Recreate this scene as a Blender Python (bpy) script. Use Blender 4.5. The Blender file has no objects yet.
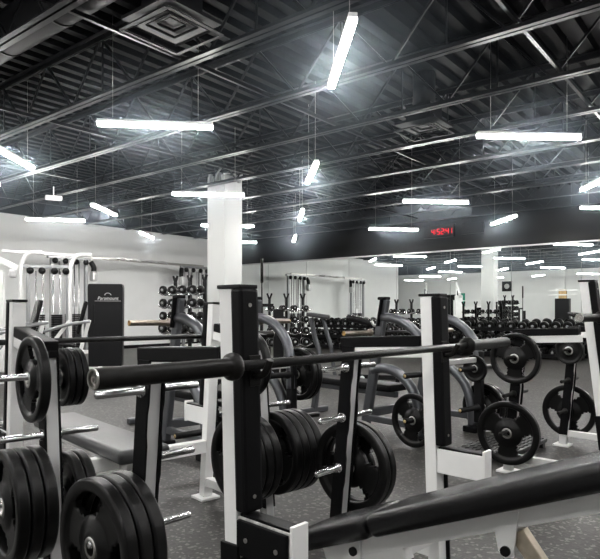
import bpy, bmesh, math, random
from mathutils import Vector, Matrix, Euler
random.seed(7)
PI = math.pi
R = math.radians
SC = bpy.context.scene
COL = SC.collection

# ---------------------------------------------------------------- camera, world, exposure
EYE = 1.15
cam = bpy.data.cameras.new('camera')
cam.sensor_width = 36.0
cam.lens = 36.0 * 590.0 / 600.0
cam.shift_y = 32.5 / 600.0
cam.clip_start = 0.05
cam.clip_end = 200
cam_o = bpy.data.objects.new('camera', cam)
cam_o.location = (0, 0, EYE)
cam_o.rotation_euler = (R(90), 0, 0)
COL.objects.link(cam_o)
SC.camera = cam_o
world = bpy.data.worlds.new('world')
SC.world = world
world.use_nodes = True
world.node_tree.nodes['Background'].inputs[0].default_value = (0.05, 0.055, 0.06, 1)
world.node_tree.nodes['Background'].inputs[1].default_value = 0.2
SC.view_settings.view_transform = 'Standard'
SC.view_settings.look = 'None'
SC.view_settings.gamma = 1.0
SC.view_settings.use_curve_mapping = False
SC.view_settings.exposure = 1.78
LAMP_STRENGTH = 45.0
try:
    SC.cycles.max_bounces = 10
    SC.cycles.diffuse_bounces = 5
    SC.cycles.glossy_bounces = 6
    SC.cycles.sample_clamp_indirect = 4.0
    SC.cycles.blur_glossy = 0.5
except Exception:
    pass

# ---------------------------------------------------------------- materials
def mat(name, col, rough=0.5, metal=0.0, spec=0.5, bump=0.0, bscale=200.0, var=0.0, vscale=8.0, coat=0.0):
    m = bpy.data.materials.new(name)
    m.use_nodes = True
    nt = m.node_tree
    b = nt.nodes['Principled BSDF']
    b.inputs['Base Color'].default_value = (*col, 1)
    b.inputs['Roughness'].default_value = rough
    b.inputs['Metallic'].default_value = metal
    b.inputs['Specular IOR Level'].default_value = spec
    if coat:
        b.inputs['Coat Weight'].default_value = coat
        b.inputs['Coat Roughness'].default_value = 0.15
    tc = nt.nodes.new('ShaderNodeTexCoord')
    if var:
        n = nt.nodes.new('ShaderNodeTexNoise')
        n.inputs['Scale'].default_value = vscale
        n.inputs['Detail'].default_value = 5
        nt.links.new(tc.outputs['Object'], n.inputs['Vector'])
        r = nt.nodes.new('ShaderNodeValToRGB')
        r.color_ramp.elements[0].position = 0.3
        r.color_ramp.elements[1].position = 0.7
        r.color_ramp.elements[0].color = (*[c * (1 - var) for c in col], 1)
        r.color_ramp.elements[1].color = (*[min(1, c * (1 + var)) for c in col], 1)
        nt.links.new(n.outputs['Fac'], r.inputs['Fac'])
        nt.links.new(r.outputs['Color'], b.inputs['Base Color'])
    if bump:
        n2 = nt.nodes.new('ShaderNodeTexNoise')
        n2.inputs['Scale'].default_value = bscale
        n2.inputs['Detail'].default_value = 3
        nt.links.new(tc.outputs['Object'], n2.inputs['Vector'])
        bp = nt.nodes.new('ShaderNodeBump')
        bp.inputs['Strength'].default_value = bump
        bp.inputs['Distance'].default_value = 0.002
        nt.links.new(n2.outputs['Fac'], bp.inputs['Height'])
        nt.links.new(bp.outputs['Normal'], b.inputs['Normal'])
    return m

M = {}
M['white'] = mat('white_powder_coat', (0.84, 0.84, 0.83), 0.36, bump=0.12, bscale=350, var=0.03)
M['grey_white'] = mat('pale_grey_powder_coat', (0.5, 0.5, 0.5), 0.4, bump=0.1, bscale=300, var=0.04)
M['worn_white'] = mat('worn_white_edge', (0.62, 0.62, 0.6), 0.3, 0.3, var=0.35, vscale=45)
M['black_guard'] = mat('black_plastic_guard', (0.0045, 0.0045, 0.005), 0.45, spec=0.09, bump=0.1, bscale=250)
M['black_paint'] = mat('black_paint', (0.005, 0.005, 0.0055), 0.4, spec=0.2)
M['rubber'] = mat('black_rubber', (0.004, 0.004, 0.004), 0.3, spec=0.2, bump=0.25, bscale=400, var=0.2, vscale=20)
M['vinyl'] = mat('black_vinyl', (0.005, 0.005, 0.0055), 0.24, spec=0.26, bump=0.35, bscale=500, coat=0.06)
M['vinyl_grey'] = mat('charcoal_vinyl', (0.04, 0.041, 0.043), 0.34, bump=0.3, bscale=450, var=0.08)
M['chrome'] = mat('chrome', (0.68, 0.68, 0.69), 0.2, 1.0)
M['steel'] = mat('brushed_steel', (0.46, 0.45, 0.43), 0.3, 1.0, var=0.12, vscale=60)
M['dark_steel'] = mat('dark_bar_steel', (0.009, 0.0085, 0.008), 0.4, 0.0, spec=0.16, bump=0.2, bscale=500, var=0.25, vscale=30)
M['black_bar'] = mat('black_oxide_bar', (0.012, 0.012, 0.012), 0.3, 0.0, spec=0.25, bump=0.5, bscale=900, var=0.2, vscale=80)
M['tan_steel'] = mat('tan_tinted_sleeve_steel', (0.31, 0.27, 0.23), 0.34, 1.0, var=0.15, vscale=40)
M['beige_steel'] = mat('beige_steel', (0.48, 0.42, 0.33), 0.4, 0.6, var=0.15, vscale=30)
M['mid_silver'] = mat('mid_silver_paint', (0.30, 0.305, 0.31), 0.3, 0.5)
M['brass'] = mat('brass_end', (0.75, 0.55, 0.27), 0.3, 1.0)
M['silver'] = mat('silver_grey_tube', (0.12, 0.125, 0.135), 0.3, 0.7, bump=0.05, var=0.06)
M['pale_silver'] = mat('pale_silver_tube', (0.55, 0.55, 0.55), 0.3, 0.4)
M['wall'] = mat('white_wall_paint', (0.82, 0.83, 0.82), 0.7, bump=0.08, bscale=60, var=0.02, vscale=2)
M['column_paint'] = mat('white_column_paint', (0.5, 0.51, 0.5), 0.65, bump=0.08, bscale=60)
M['soffit'] = mat('black_semigloss_wall', (0.004, 0.004, 0.0045), 0.38, spec=0.22, bump=0.08, bscale=20)
M['deck'] = mat('black_deck', (0.0018, 0.0019, 0.0024), 0.5, spec=0.05)
M['joist'] = mat('black_joist_paint', (0.004, 0.0042, 0.005), 0.32, 0.0, spec=0.28)
M['duct'] = mat('black_duct', (0.004, 0.0042, 0.005), 0.5, spec=0.12)
M['wood'] = mat('tan_wood', (0.42, 0.29, 0.13), 0.5, var=0.3, vscale=12)
M['red'] = mat('red_vinyl', (0.30, 0.015, 0.02), 0.3)
M['green'] = mat('green_poster_ink', (0.03, 0.30, 0.2), 0.6, var=0.6, vscale=5)
M['shroud'] = mat('charcoal_shroud', (0.008, 0.008, 0.009), 0.42, spec=0.2)
M['logo'] = mat('white_logo_ink', (0.6, 0.6, 0.6), 0.5)
M['tread'] = mat('black_tread_plate', (0.03, 0.03, 0.03), 0.35, 0.4, bump=1.0, bscale=40)

def mirror_mat():
    m = bpy.data.materials.new('mirror_glass')
    m.use_nodes = True
    b = m.node_tree.nodes['Principled BSDF']
    b.inputs['Base Color'].default_value = (0.90, 0.93, 0.915, 1)
    b.inputs['Metallic'].default_value = 1.0
    b.inputs['Roughness'].default_value = 0.0
    return m
M['mirror'] = mirror_mat()

def emit_mat(name, col, s):
    m = bpy.data.materials.new(name)
    m.use_nodes = True
    nt = m.node_tree
    nt.nodes.clear()
    e = nt.nodes.new('ShaderNodeEmission')
    e.inputs[0].default_value = (*col, 1)
    e.inputs[1].default_value = s
    o = nt.nodes.new('ShaderNodeOutputMaterial')
    nt.links.new(e.outputs[0], o.inputs[0])
    return m
M['led'] = emit_mat('lamp_diffuser', (1.0, 0.985, 0.96), LAMP_STRENGTH)
M['digit'] = emit_mat('red_led_digit', (1.0, 0.01, 0.03), 0.45)

def floor_mat():
    m = bpy.data.materials.new('speckled_rubber_floor')
    m.use_nodes = True
    nt = m.node_tree
    b = nt.nodes['Principled BSDF']
    tc = nt.nodes.new('ShaderNodeTexCoord')
    v = nt.nodes.new('ShaderNodeTexVoronoi')
    v.inputs['Scale'].default_value = 65
    nt.links.new(tc.outputs['Object'], v.inputs['Vector'])
    sep = nt.nodes.new('ShaderNodeSeparateColor')
    nt.links.new(v.outputs['Color'], sep.inputs[0])
    r = nt.nodes.new('ShaderNodeValToRGB')
    r.color_ramp.interpolation = 'CONSTANT'
    e = r.color_ramp.elements
    e[0].position = 0; e[0].color = (0.026, 0.0248, 0.023, 1)
    e[1].position = 0.6; e[1].color = (0.041, 0.039, 0.036, 1)
    k = e.new(0.80); k.color = (0.12, 0.115, 0.107, 1)
    k = e.new(0.94); k.color = (0.02, 0.019, 0.018, 1)
    nt.links.new(sep.outputs[0], r.inputs['Fac'])
    n = nt.nodes.new('ShaderNodeTexNoise')
    n.inputs['Scale'].default_value = 1.1
    n.inputs['Detail'].default_value = 6
    nt.links.new(tc.outputs['Object'], n.inputs['Vector'])
    mr = nt.nodes.new('ShaderNodeMapRange')
    mr.inputs[1].default_value = 0.3; mr.inputs[2].default_value = 0.7
    mr.inputs[3].default_value = 0.75; mr.inputs[4].default_value = 1.25
    nt.links.new(n.outputs['Fac'], mr.inputs[0])
    mx = nt.nodes.new('ShaderNodeVectorMath'); mx.operation = 'SCALE'
    nt.links.new(r.outputs['Color'], mx.inputs[0])
    nt.links.new(mr.outputs[0], mx.inputs['Scale'])
    nt.links.new(mx.outputs[0], b.inputs['Base Color'])
    b.inputs['Roughness'].default_value = 0.45
    b.inputs['Specular IOR Level'].default_value = 0.35
    bp = nt.nodes.new('ShaderNodeBump'); bp.inputs['Strength'].default_value = 0.3; bp.inputs['Distance'].default_value = 0.002
    nt.links.new(v.outputs['Distance'], bp.inputs['Height'])
    nt.links.new(bp.outputs['Normal'], b.inputs['Normal'])
    return m
M['floor'] = floor_mat()

# ---------------------------------------------------------------- mesh helpers
def NB():
    return bmesh.new()

def box(bm, c, s, rot=None, bev=0.0, mi=0):
    r = bmesh.ops.create_cube(bm, size=1.0)
    vs = r['verts']
    mt = Matrix.Translation(c) @ (rot if rot is not None else Matrix.Identity(4)) @ Matrix.Diagonal((*s, 1))
    bmesh.ops.transform(bm, matrix=mt, verts=vs)
    fs = list({f for v in vs for f in v.link_faces})
    for f in fs:
        f.material_index = mi
    if bev:
        es = list({e for v in vs for e in v.link_edges})
        rr = bmesh.ops.bevel(bm, geom=es, offset=bev, segments=2, profile=0.6, affect='EDGES', clamp_overlap=True)
        for f in rr['faces']:
            f.material_index = mi
    return vs

def bar(bm, p, q, w, h, bev=0.0, mi=0, up=(0, 0, 1), ext=0.0):
    """rectangular tube from p to q: w across, h along 'up'"""
    p = Vector(p); q = Vector(q)
    d = (q - p)
    L = d.length
    d.normalize()
    upv = Vector(up)
    if abs(d.dot(upv)) > 0.99:
        upv = Vector((0, 1, 0))
    x = d.cross(upv).normalized()
    z = x.cross(d).normalized()
    rot = Matrix((x, d, z)).transposed().to_4x4()
    return box(bm, (p + q) / 2, (w, L + 2 * ext, h), rot, bev, mi)

def tube(bm, pts, r, n=12, cap=True, mi=0, smooth=True):
    pts = [Vector(p) for p in pts]
    rad = r if isinstance(r, (list, tuple)) else [r] * len(pts)
    T = []
    for i in range(len(pts)):
        a = pts[max(i - 1, 0)]; b = pts[min(i + 1, len(pts) - 1)]
        T.append((b - a).normalized())
    ref = Vector((0, 0, 1)) if abs(T[0].z) < 0.9 else Vector((1, 0, 0))
    u = T[0].cross(ref).normalized()
    rings = []
    for i, p in enumerate(pts):
        u = (u - T[i] * u.dot(T[i])).normalized()
        v = T[i].cross(u)
        rings.append([bm.verts.new(p + (u * math.cos(2 * PI * k / n) + v * math.sin(2 * PI * k / n)) * rad[i]) for k in range(n)])
    for i in range(len(rings) - 1):
        for k in range(n):
            f = bm.faces.new((rings[i][k], rings[i][(k + 1) % n], rings[i + 1][(k + 1) % n], rings[i + 1][k]))
            f.smooth = smooth; f.material_index = mi
    if cap:
        f = bm.faces.new(rings[0][::-1]); f.material_index = mi
        f = bm.faces.new(rings[-1]); f.material_index = mi

def lathe(bm, prof, n=32, mt=None, mi=0, smooth=True):
    """prof: list of (radius, z)"""
    rings = []
    vs = []
    for r, z in prof:
        if r < 1e-6:
            v = bm.verts.new((0, 0, z)); rings.append([v]); vs.append(v)
        else:
            ring = [bm.verts.new((r * math.cos(2 * PI * k / n), r * math.sin(2 * PI * k / n), z)) for k in range(n)]
            rings.append(ring); vs += ring
    for i in range(len(rings) - 1):
        A, B = rings[i], rings[i + 1]
        for k in range(n):
            k2 = (k + 1) % n
            if len(A) == 1 and len(B) == 1:
                continue
            if len(A) == 1:
                f = bm.faces.new((A[0], B[k2], B[k]))
            elif len(B) == 1:
                f = bm.faces.new((A[k], A[k2], B[0]))
            else:
                f = bm.faces.new((A[k], A[k2], B[k2], B[k]))
            f.smooth = smooth; f.material_index = mi
    if mt is not None:
        bmesh.ops.transform(bm, matrix=mt, verts=vs)

def prism(bm, pts2, h, mt=None, bev=0.0, mi=0):
    """polygon in xy extruded along +z by h"""
    vs = [bm.verts.new((x, y, 0)) for x, y in pts2]
    f = bm.faces.new(vs)
    r = bmesh.ops.extrude_face_region(bm, geom=[f])
    nv = [g for g in r['geom'] if isinstance(g, bmesh.types.BMVert)]
    bmesh.ops.translate(bm, verts=nv, vec=(0, 0, h))
    allv = vs + nv
    if mt is not None:
        bmesh.ops.transform(bm, matrix=mt, verts=allv)
    fs = list({f for v in allv for f in v.link_faces})
    for f in fs:
        f.material_index = mi
    if bev:
        es = list({e for v in allv for e in v.link_edges})
        bmesh.ops.bevel(bm, geom=es, offset=bev, segments=2, profile=0.6, affect='EDGES', clamp_overlap=True)

def arc(c, r, a0, a1, n=10, ax='yz'):
    out = []
    for i in range(n + 1):
        a = R(a0 + (a1 - a0) * i / n)
        if ax == 'yz':
            out.append((c[0], c[1] + r * math.cos(a), c[2] + r * math.sin(a)))
        elif ax == 'xz':
            out.append((c[0] + r * math.cos(a), c[1], c[2] + r * math.sin(a)))
        else:
            out.append((c[0] + r * math.cos(a), c[1] + r * math.sin(a), c[2]))
    return out

def smooth_path(pts, sub=8):
    """Catmull-Rom through points"""
    P = [Vector(p) for p in pts]
    P = [P[0] * 2 - P[1]] + P + [P[-1] * 2 - P[-2]]
    out = []
    for i in range(1, len(P) - 2):
        for k in range(sub):
            t = k / sub
            a, b, c, d = P[i - 1], P[i], P[i + 1], P[i + 2]
            out.append(0.5 * ((2 * b) + (c - a) * t + (2 * a - 5 * b + 4 * c - d) * t * t + (3 * b - a - 3 * c + d) * t ** 3))
    out.append(P[-2])
    return out

def obj(name, bm, m, parent=None, kind=None, label=None):
    bmesh.ops.recalc_face_normals(bm, faces=bm.faces[:])
    me = bpy.data.meshes.new(name)
    bm.to_mesh(me)
    bm.free()
    for x in (m if isinstance(m, (list, tuple)) else [m]):
        me.materials.append(M[x] if isinstance(x, str) else x)
    o = bpy.data.objects.new(name, me)
    COL.objects.link(o)
    if parent is not None:
        o.parent = parent
    if kind:
        o['kind'] = kind
    if label:
        o['label'] = label
    return o

def tag(o, label, cat, group=None):
    o['label'] = label
    o['category'] = cat
    if group:
        o['group'] = group
    return o

def thing(name, label, cat, loc=(0, 0, 0), rotz=0.0, group=None):
    o = bpy.data.objects.new(name, None)
    o.empty_display_size = 0.1
    COL.objects.link(o)
    o.location = loc
    o.rotation_euler = (0, 0, rotz)
    return tag(o, label, cat, group)

def dup(root, matrix=None, label=None, group=None):
    r = root.copy()
    COL.objects.link(r)
    if matrix is not None:
        r.matrix_world = matrix
    if label:
        r['label'] = label
    if group:
        r['group'] = group
    for ch in list(root.children):
        c = ch.copy(); COL.objects.link(c); c.parent = r
        for g in list(ch.children):
            d = g.copy(); COL.objects.link(d); d.parent = c
    return r

def struct(name, bm, m, rotz=0.0, parent=None):
    o = obj(name, bm, m, parent)
    if parent is None:
        o['kind'] = 'structure'
        o.rotation_euler = (0, 0, rotz)
    return o

ORD = ['first', 'second', 'third', 'fourth', 'fifth', 'sixth', 'seventh', 'eighth', 'ninth', 'tenth', 'eleventh', 'twelfth', 'thirteenth',
       'fourteenth', 'fifteenth', 'sixteenth', 'seventeenth', 'eighteenth', 'nineteenth', 'twentieth', 'twenty-first', 'twenty-second',
       'twenty-third', 'twenty-fourth', 'twenty-fifth', 'twenty-sixth', 'twenty-seventh', 'twenty-eighth', 'twenty-ninth', 'thirtieth']

# ---------------------------------------------------------------- the room: a runs along the mirror wall, b towards it
TH = R(-38.5)
CU, SU = math.cos(TH), math.sin(TH)
def ab(a, b, z=0.0):
    return Vector((CU * a - SU * b, SU * a + CU * b, z))
def ab_matrix(a, b, z=0.0, rz=0.0):
    return Matrix.Translation(ab(a, b, z)) @ Matrix.Rotation(TH + rz, 4, 'Z')

BM = 15.8        # mirror plane
AL = -15.9       # white wall on the machine side
AR = 9.0
BB = -5.2        # wall behind the benches
AX = -26.0       # recess
Z_CH, Z_DK = 3.60, 4.32
Z_MT = 2.90
Z_WT = 3.78     # top of the white paint on the machine-side wall

bm = NB(); box(bm, ((AX + AR) / 2, (BM + BB) / 2, -0.1), (AR - AX + 1, BM - BB + 1, 0.2)); struct('floor', bm, 'floor', TH)

# corrugated deck: ribs run square to the joists
bm = NB()
x = AX
prof = []
while x < AR:
    prof += [(x, 0), (x + 0.10, 0), (x + 0.125, 0.075), (x + 0.225, 0.075)]
    x += 0.25
prof.append((x, 0))
lo = [bm.verts.new((px, BB - 0.3, Z_DK + pz)) for px, pz in prof]
hi = [bm.verts.new((px, BM + 0.3, Z_DK + pz)) for px, pz in prof]
for i in range(len(prof) - 1):
    bm.faces.new((lo[i], lo[i + 1], hi[i + 1], hi[i]))
box(bm, ((AX + AR) / 2, (BM + BB) / 2, Z_DK + 0.3), (AR - AX + 2, BM - BB + 2, 0.2))
struct('ceiling', bm, 'deck', TH)

bm = NB()
box(bm, (AL - 0.15, (BM + 3.0) / 2, Z_WT / 2), (0.3, BM - 3.0, Z_WT))
struct('wall_left', bm, 'wall', TH)
bm = NB(); box(bm, (AL - 0.15, (BM + 3.0) / 2, (Z_WT + Z_DK + 0.1) / 2), (0.3, BM - 3.0, Z_DK + 0.1 - Z_WT)); struct('wall_left_upper', bm, 'soffit', TH)
bm = NB(); box(bm, ((AL + AX) / 2 - 0.15, 3.0 - 0.15, Z_CH / 2), (AL - AX - 0.3, 0.3, Z_CH)); struct('wall_recess', bm, 'wall', TH)
bm = NB(); box(bm, (AX - 0.15, (3.0 + BB) / 2, Z_CH / 2), (0.3, 3.0 - BB, Z_CH)); struct('wall_recess_side', bm, 'wall', TH)
bm = NB(); box(bm, ((AX + AR) / 2, BB - 0.15, 1.86), (AR - AX, 0.3, 3.72)); struct('wall_back', bm, 'wall', TH)
bm = NB(); box(bm, ((AX + AR) / 2, BB - 0.12, (3.72 + Z_DK) / 2), (AR - AX, 0.34, Z_DK - 3.72)); struct('wall_back_upper', bm, 'soffit', TH)
bm = NB(); box(bm, (AR + 0.15, (BM + BB) / 2, Z_DK / 2), (0.3, BM - BB, Z_DK)); struct('wall_right', bm, 'wall', TH)
bm = NB(); box(bm, ((AL + AR) / 2, BM + 0.2, Z_MT / 2), (AR - AL + 0.6, 0.3, Z_MT)); struct('wall_front', bm, 'grey_white', TH)
bm = NB(); box(bm, ((AL + AR) / 2, BM + 0.17, (Z_MT + Z_DK + 0.1) / 2), (AR - AL + 0.6, 0.40, Z_DK + 0.1 - Z_MT)); struct('wall_front_soffit', bm, 'soffit', TH)
bm = NB(); box(bm, ((AL + AR) / 2, BM - 0.035, Z_MT - 0.005), (AR - AL, 0.03, 0.035)); struct('trim_1', bm, 'pale_silver', TH)
bm = NB(); box(bm, ((AL + AR) / 2, BM + 0.02, 0.2), (AR - AL, 0.06, 0.4)); struct('baseboard_front', bm, 'soffit', TH)
bm = NB(); box(bm, (AL + 0.01, (BM + 3.0) / 2, 0.05), (0.02, BM - 3.0, 0.1)); struct('baseboard_left', bm, 'black_paint', TH)
# pilasters on the wall behind, seen in the mirror
bm = NB(); box(bm, (-9.6, BB + 0.15, 1.86), (0.5, 0.3, 3.72)); struct('column_back', bm, 'wall', TH)

# mirror panels
s0 = -3.65 + 1.73 * 7
k = 0
while s0 > AL + 0.3:
    a1 = s0; a0 = max(s0 - 1.73, AL + 0.02)
    bm = NB()
    box(bm, (0, 0, 0), (a1 - a0 - 0.012, 0.006, Z_MT - 0.42))
    o = obj('mirror_panel', bm, 'mirror')
    o.matrix_world = ab_matrix((a0 + a1) / 2, BM - 0.003 + 0.02, (Z_MT + 0.40) / 2)
    n_from = k
    tag(o, f'tall frameless wall mirror pane, {ORD[k]} counting from the far end of the wall', 'mirror', 'mirror panes behind the dumbbell racks')
    s0 -= 1.73
    k += 1
MIRRORS = k

# joists
JB = [3.87 + 1.337 * k for k in range(-6, 9)]
def make_joist():
    t = thing('steel_joist', 'x', 'joist', (0, 0, 0), TH, 'open web steel joists under the roof deck')
    A0, A1 = AL + 0.06, AR - 0.05
    bm = NB()
    for s in (-1, 1):
        box(bm, ((A0 + A1) / 2 + 0.4, s * 0.036, Z_CH + 0.005), (A1 - A0 - 0.8, 0.052, 0.007))
        box(bm, ((A0 + A1) / 2 + 0.4, s * 0.0135, Z_CH + 0.033), (A1 - A0 - 0.8, 0.007, 0.055))
    obj('bottom_chord', bm, 'joist', t)
    bm = NB()
    for s in (-1, 1):
        box(bm, ((A0 + A1) / 2, s * 0.04, Z_DK - 0.005), (A1 - A0, 0.055, 0.008))
        box(bm, ((A0 + A1) / 2, s * 0.0135, Z_DK - 0.04), (A1 - A0, 0.007, 0.065))
    obj('top_chord', bm, 'joist', t)
    bm = NB()
    x = A0 + 0.85
    while x + 1.2 < A1:
        bar(bm, (x, 0, Z_CH + 0.02), (x + 0.6, 0, Z_DK - 0.03), 0.022, 0.022)
        bar(bm, (x + 0.6, 0, Z_DK - 0.03), (x + 1.2, 0, Z_CH + 0.02), 0.022, 0.022)
        bar(bm, (x + 0.6, 0.02, Z_DK - 0.03), (x + 0.6, 0.02, Z_CH + 0.02), 0.016, 0.016) if int(x) % 2 == 0 else None
        x += 1.2
    bar(bm, (A0 + 0.85, 0, Z_CH + 0.02), (A0 + 0.35, 0, Z_DK - 0.03), 0.026, 0.026)
    bar(bm, (A0 + 0.85, 0, Z_CH + 0.02), (A0 + 0.05, 0, Z_DK - 0.2), 0.026, 0.026)
    obj('web', bm, 'joist', t)
    return t
jp = make_joist()
for i, b in enumerate(JB):
    j = jp if i == 0 else dup(jp)
    j.location = ab(0, b, 0)
    j['label'] = f'black open web roof joist, {ORD[len(JB) - 1 - i]} one counting back from the mirror wall'

# bridging angles square to the joists
for i, a in enumerate((-1.72, -4.6, -7.48, -10.36, -13.2)):
    bm = NB()
    box(bm, (0, 0, 0), (0.035, 18.6, 0.006))
    box(bm, (0.0145, 0, 0.02), (0.006, 18.6, 0.034))
    o = obj('bridging_angle', bm, 'joist')
    o.matrix_world = ab_matrix(a, 5.2, Z_CH + 0.072)
    tag(o, f'thin black steel bridging strip square to the joists, {ORD[4 - i]} from the white machine wall', 'strut', 'bridging strips across the joists')

AC, BC = -8.73, 8.5

# round duct
bm = NB()
tube(bm, [(-15.5, 0, 0), (-10, 0, 0), (-5, 0, 0), (4.0, 0, 0)], 0.2, 28)
for q in range(-15, 4, 1):
    tube(bm, [(q, 0, 0), (q + 0.03, 0, 0)], 0.207, 28)
o = obj('air_duct', bm, 'duct')
o.matrix_world = ab_matrix(0, 2.80, 3.93)
tag(o, 'big round black air duct running between two ceiling joists', 'duct')

# square diffusers
def diffuser(a, b, z, s, label):
    t = thing('air_diffuser', label, 'air vent', ab(a, b, z), TH, 'square ceiling air diffusers')
    bm = NB()
    for k, (w, dz) in enumerate(((s, 0.0), (s * 0.74, 0.03), (s * 0.5, 0.055), (s * 0.28, 0.07))):
        h = w / 2
        tw = 0.035 if k == 0 else 0.02
        for sx, sy, lx, ly in ((0, h, w, tw), (0, -h, w, tw), (h, 0, tw, w), (-h, 0, tw, w)):
            rot = Matrix.Rotation(R(35) * (1 if sy < 0 else -1 if sy > 0 else 0), 4, 'X') @ Matrix.Rotation(R(35) * (1 if sx > 0 else -1 if sx < 0 else 0), 4, 'Y')
            box(bm, (sx, sy, dz), (lx, ly, 0.008), rot if k else None)
    obj('vane', bm, 'duct', t)
    bm = NB()
    box(bm, (0, 0, 0.10), (s * 0.98, s * 0.98, 0.03))
    box(bm, (0, 0, 0.22), (s * 0.6, s * 0.6, 0.22))
    tube(bm, [(0, 0, 0.3), (0, 0, Z_DK - z - 0.01)], 0.15, 20)
    obj('plenum_box', bm, 'duct', t)
def to_ab(v):
    return (CU * v.x + SU * v.y, -SU * v.x + CU * v.y)
q = to_ab(Vector((-1.08, 4.98, 0))); diffuser(q[0], q[1], 3.51, 0.60, 'square black ceiling diffuser hung beside the round duct')
q = to_ab(Vector((1.65, 7.85, 0))); diffuser(q[0], q[1], 3.54, 0.58, 'square black ceiling diffuser above the clock wall, farther from the duct')

# column
bm = NB()
box(bm, (0, 0, 1.95), (0.50, 0.50, 3.9), None, 0.012)
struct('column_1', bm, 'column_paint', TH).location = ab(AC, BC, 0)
bm = NB()
for (cx, cy) in ((-0.14, -0.262), (0.12, -0.262), (0.262, 0.0), (0.262, 0.14)):
    box(bm, (cx, cy, 3.86), (0.06, 0.06, 0.16))
bar(bm, (-0.1, -0.3, 3.75), (0.25, -0.35, 4.0), 0.03, 0.03)
bar(bm, (0.3, -0.2, 3.8), (0.3, 0.2, 3.95), 0.03, 0.03)
t = obj('joist_bracket', bm, 'mid_silver')
t.matrix_world = ab_matrix(AC, BC, 0)
tag(t, 'grey steel joist bracket bolted round the top of the white column', 'bracket')

# ---------------------------------------------------------------- lamps
Z_L = 3.15
# surveyed lamps: (row, column) of the herringbone grid -> centre and heading in metres
LAMPS = {(0, 0): (0.32, 4.64, -86), (0, 1): (2.62, 6.75, 4), (1, 0): (-1.55, 6.34, 6), (1, 1): (0.17, 8.53, -85), (2, 0): (-3.72, 7.62, 91),
         (2, 1): (-1.56, 10.06, 5), (1, 2): (2.47, 10.73, 7), (3, 1): (-3.85, 11.62, 87), (4, 1): (-5.32, 12.83, 10), (2, 3): (2.27, 14.30, 7),
         (1, 3): (4.44, 12.89, -85), (0, 2): (4.60, 9.07, -92), (2, 2): (0.02, 12.2, -87), (3, 3): (-0.15, 16.1, -87), (4, 2): (-4.0, 15.4, 89),
         (3, 2): (-1.68, 13.72, 9), (4, 3): (-1.85, 16.9, 10), (3, 0): (-5.32, 9.2, 6)}
def make_lamp():
    t = thing('linear_lamp', 'x', 'lamp', (0, 0, 0), 0, 'slim linear ceiling lamps hung in a herringbone grid')
    bm = NB(); box(bm, (0, 0, 0.034), (1.22, 0.062, 0.034), None, 0.004); obj('housing', bm, 'white', t)
    bm = NB(); box(bm, (0, 0, 0.0), (1.21, 0.058, 0.036), None, 0.008); obj('diffuser', bm, 'led', t)
    for s in (-0.45, 0.45):
        bm = NB(); tube(bm, [(s, 0, 0.08), (s, 0, 1.16)], 0.0025, 6); obj('hanger_wire', bm, 'steel', t)
    return t
lp = make_lamp()
SPECIAL = {
    (0, 0): 'brightest linear lamp, pointing away overhead between the two nearest crosswise lamps',
    (0, 1): 'crosswise linear lamp above the diffuser side of the red clock, nearest one on that side',
    (1, 0): 'crosswise linear lamp hanging below the square diffuser by the duct',
    (1, 1): 'linear lamp pointing away, in line behind the brightest overhead lamp',
    (2, 1): 'crosswise linear lamp hanging in front of the white column',
    (1, 2): 'crosswise linear lamp hung just in front of the red clock',
    (2, 3): 'short-looking crosswise linear lamp beside the red clock, near the dark soffit',
    (1, 3): 'slanting linear lamp near the dark soffit, past the blank box by the clock',
}
for i in range(-2, 7):
    for j in range(-2, 4):  # rows nearest the rear wall: unseen lamps added to brighten posts and wall
        if (j < 0 and i == -2) or (j == -1 and 2 <= i < 5) or (j >= 0 and i > 5):
            continue
        if (i, j) in LAMPS:
            x, y, hd = LAMPS[(i, j)]
        else:
            if i == 5 and j > -1:
                continue
            p = ab(-2.40 - 2.52 * i, 3.88 + 2.92 * j)
            x, y, hd = p.x, p.y, (-86 if (i + j) % 2 == 0 else 6)
        l = dup(lp)
        l.location = (x, y, Z_L)
        l.rotation_euler = (0, 0, R(hd))
        l['label'] = SPECIAL.get((i, j)) or f'white linear lamp, {ORD[3 - j]} row back from the mirror wall, {ORD[6 - i]} from the machine-wall end'
for c in list(lp.children):
    bpy.data.objects.remove(c)
bpy.data.objects.remove(lp)

# small emergency light on the joist near the white wall
q = Vector((-5.01, 12.0, 3.47))
bm = NB(); box(bm, (0, 0, 0), (0.32, 0.12, 0.09), None, 0.02); box(bm, (0, 0, 0.13), (0.02, 0.02, 0.2))
o = obj('smoke_sensor_box', bm, 'white'); o.location = q; o.rotation_euler = (0, 0, R(30))
tag(o, 'small white box under the joist ends near the machine wall', 'sensor')

# thin haze added round the lamps, standing in for lens glow
HZ = bpy.data.materials.new('lens_bloom')
HZ.use_nodes = True
HZ.node_tree.nodes.clear()
_v = HZ.node_tree.nodes.new('ShaderNodeVolumeScatter')
_v.inputs['Color'].default_value = (0.74, 0.87, 1.0, 1)
_v.inputs['Anisotropy'].default_value = 0.55
_n = HZ.node_tree.nodes
_tc = _n.new('ShaderNodeTexCoord')
_gr = _n.new('ShaderNodeTexGradient'); _gr.gradient_type = 'QUADRATIC_SPHERE'
_mu = _n.new('ShaderNodeMath'); _mu.operation = 'MULTIPLY'; _mu.inputs[1].default_value = 0.095
HZ.node_tree.links.new(_tc.outputs['Object'], _gr.inputs['Vector'])
HZ.node_tree.links.new(_gr.outputs['Fac'], _mu.inputs[0])
HZ.node_tree.links.new(_mu.outputs[0], _v.inputs['Density'])
_o = _n.new('ShaderNodeOutputMaterial')
HZ.node_tree.links.new(_v.outputs[0], _o.inputs['Volume'])
bm = NB()
bmesh.ops.create_icosphere(bm, subdivisions=3, radius=1.0)
hz0 = obj('bloom', bm, HZ)
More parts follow.
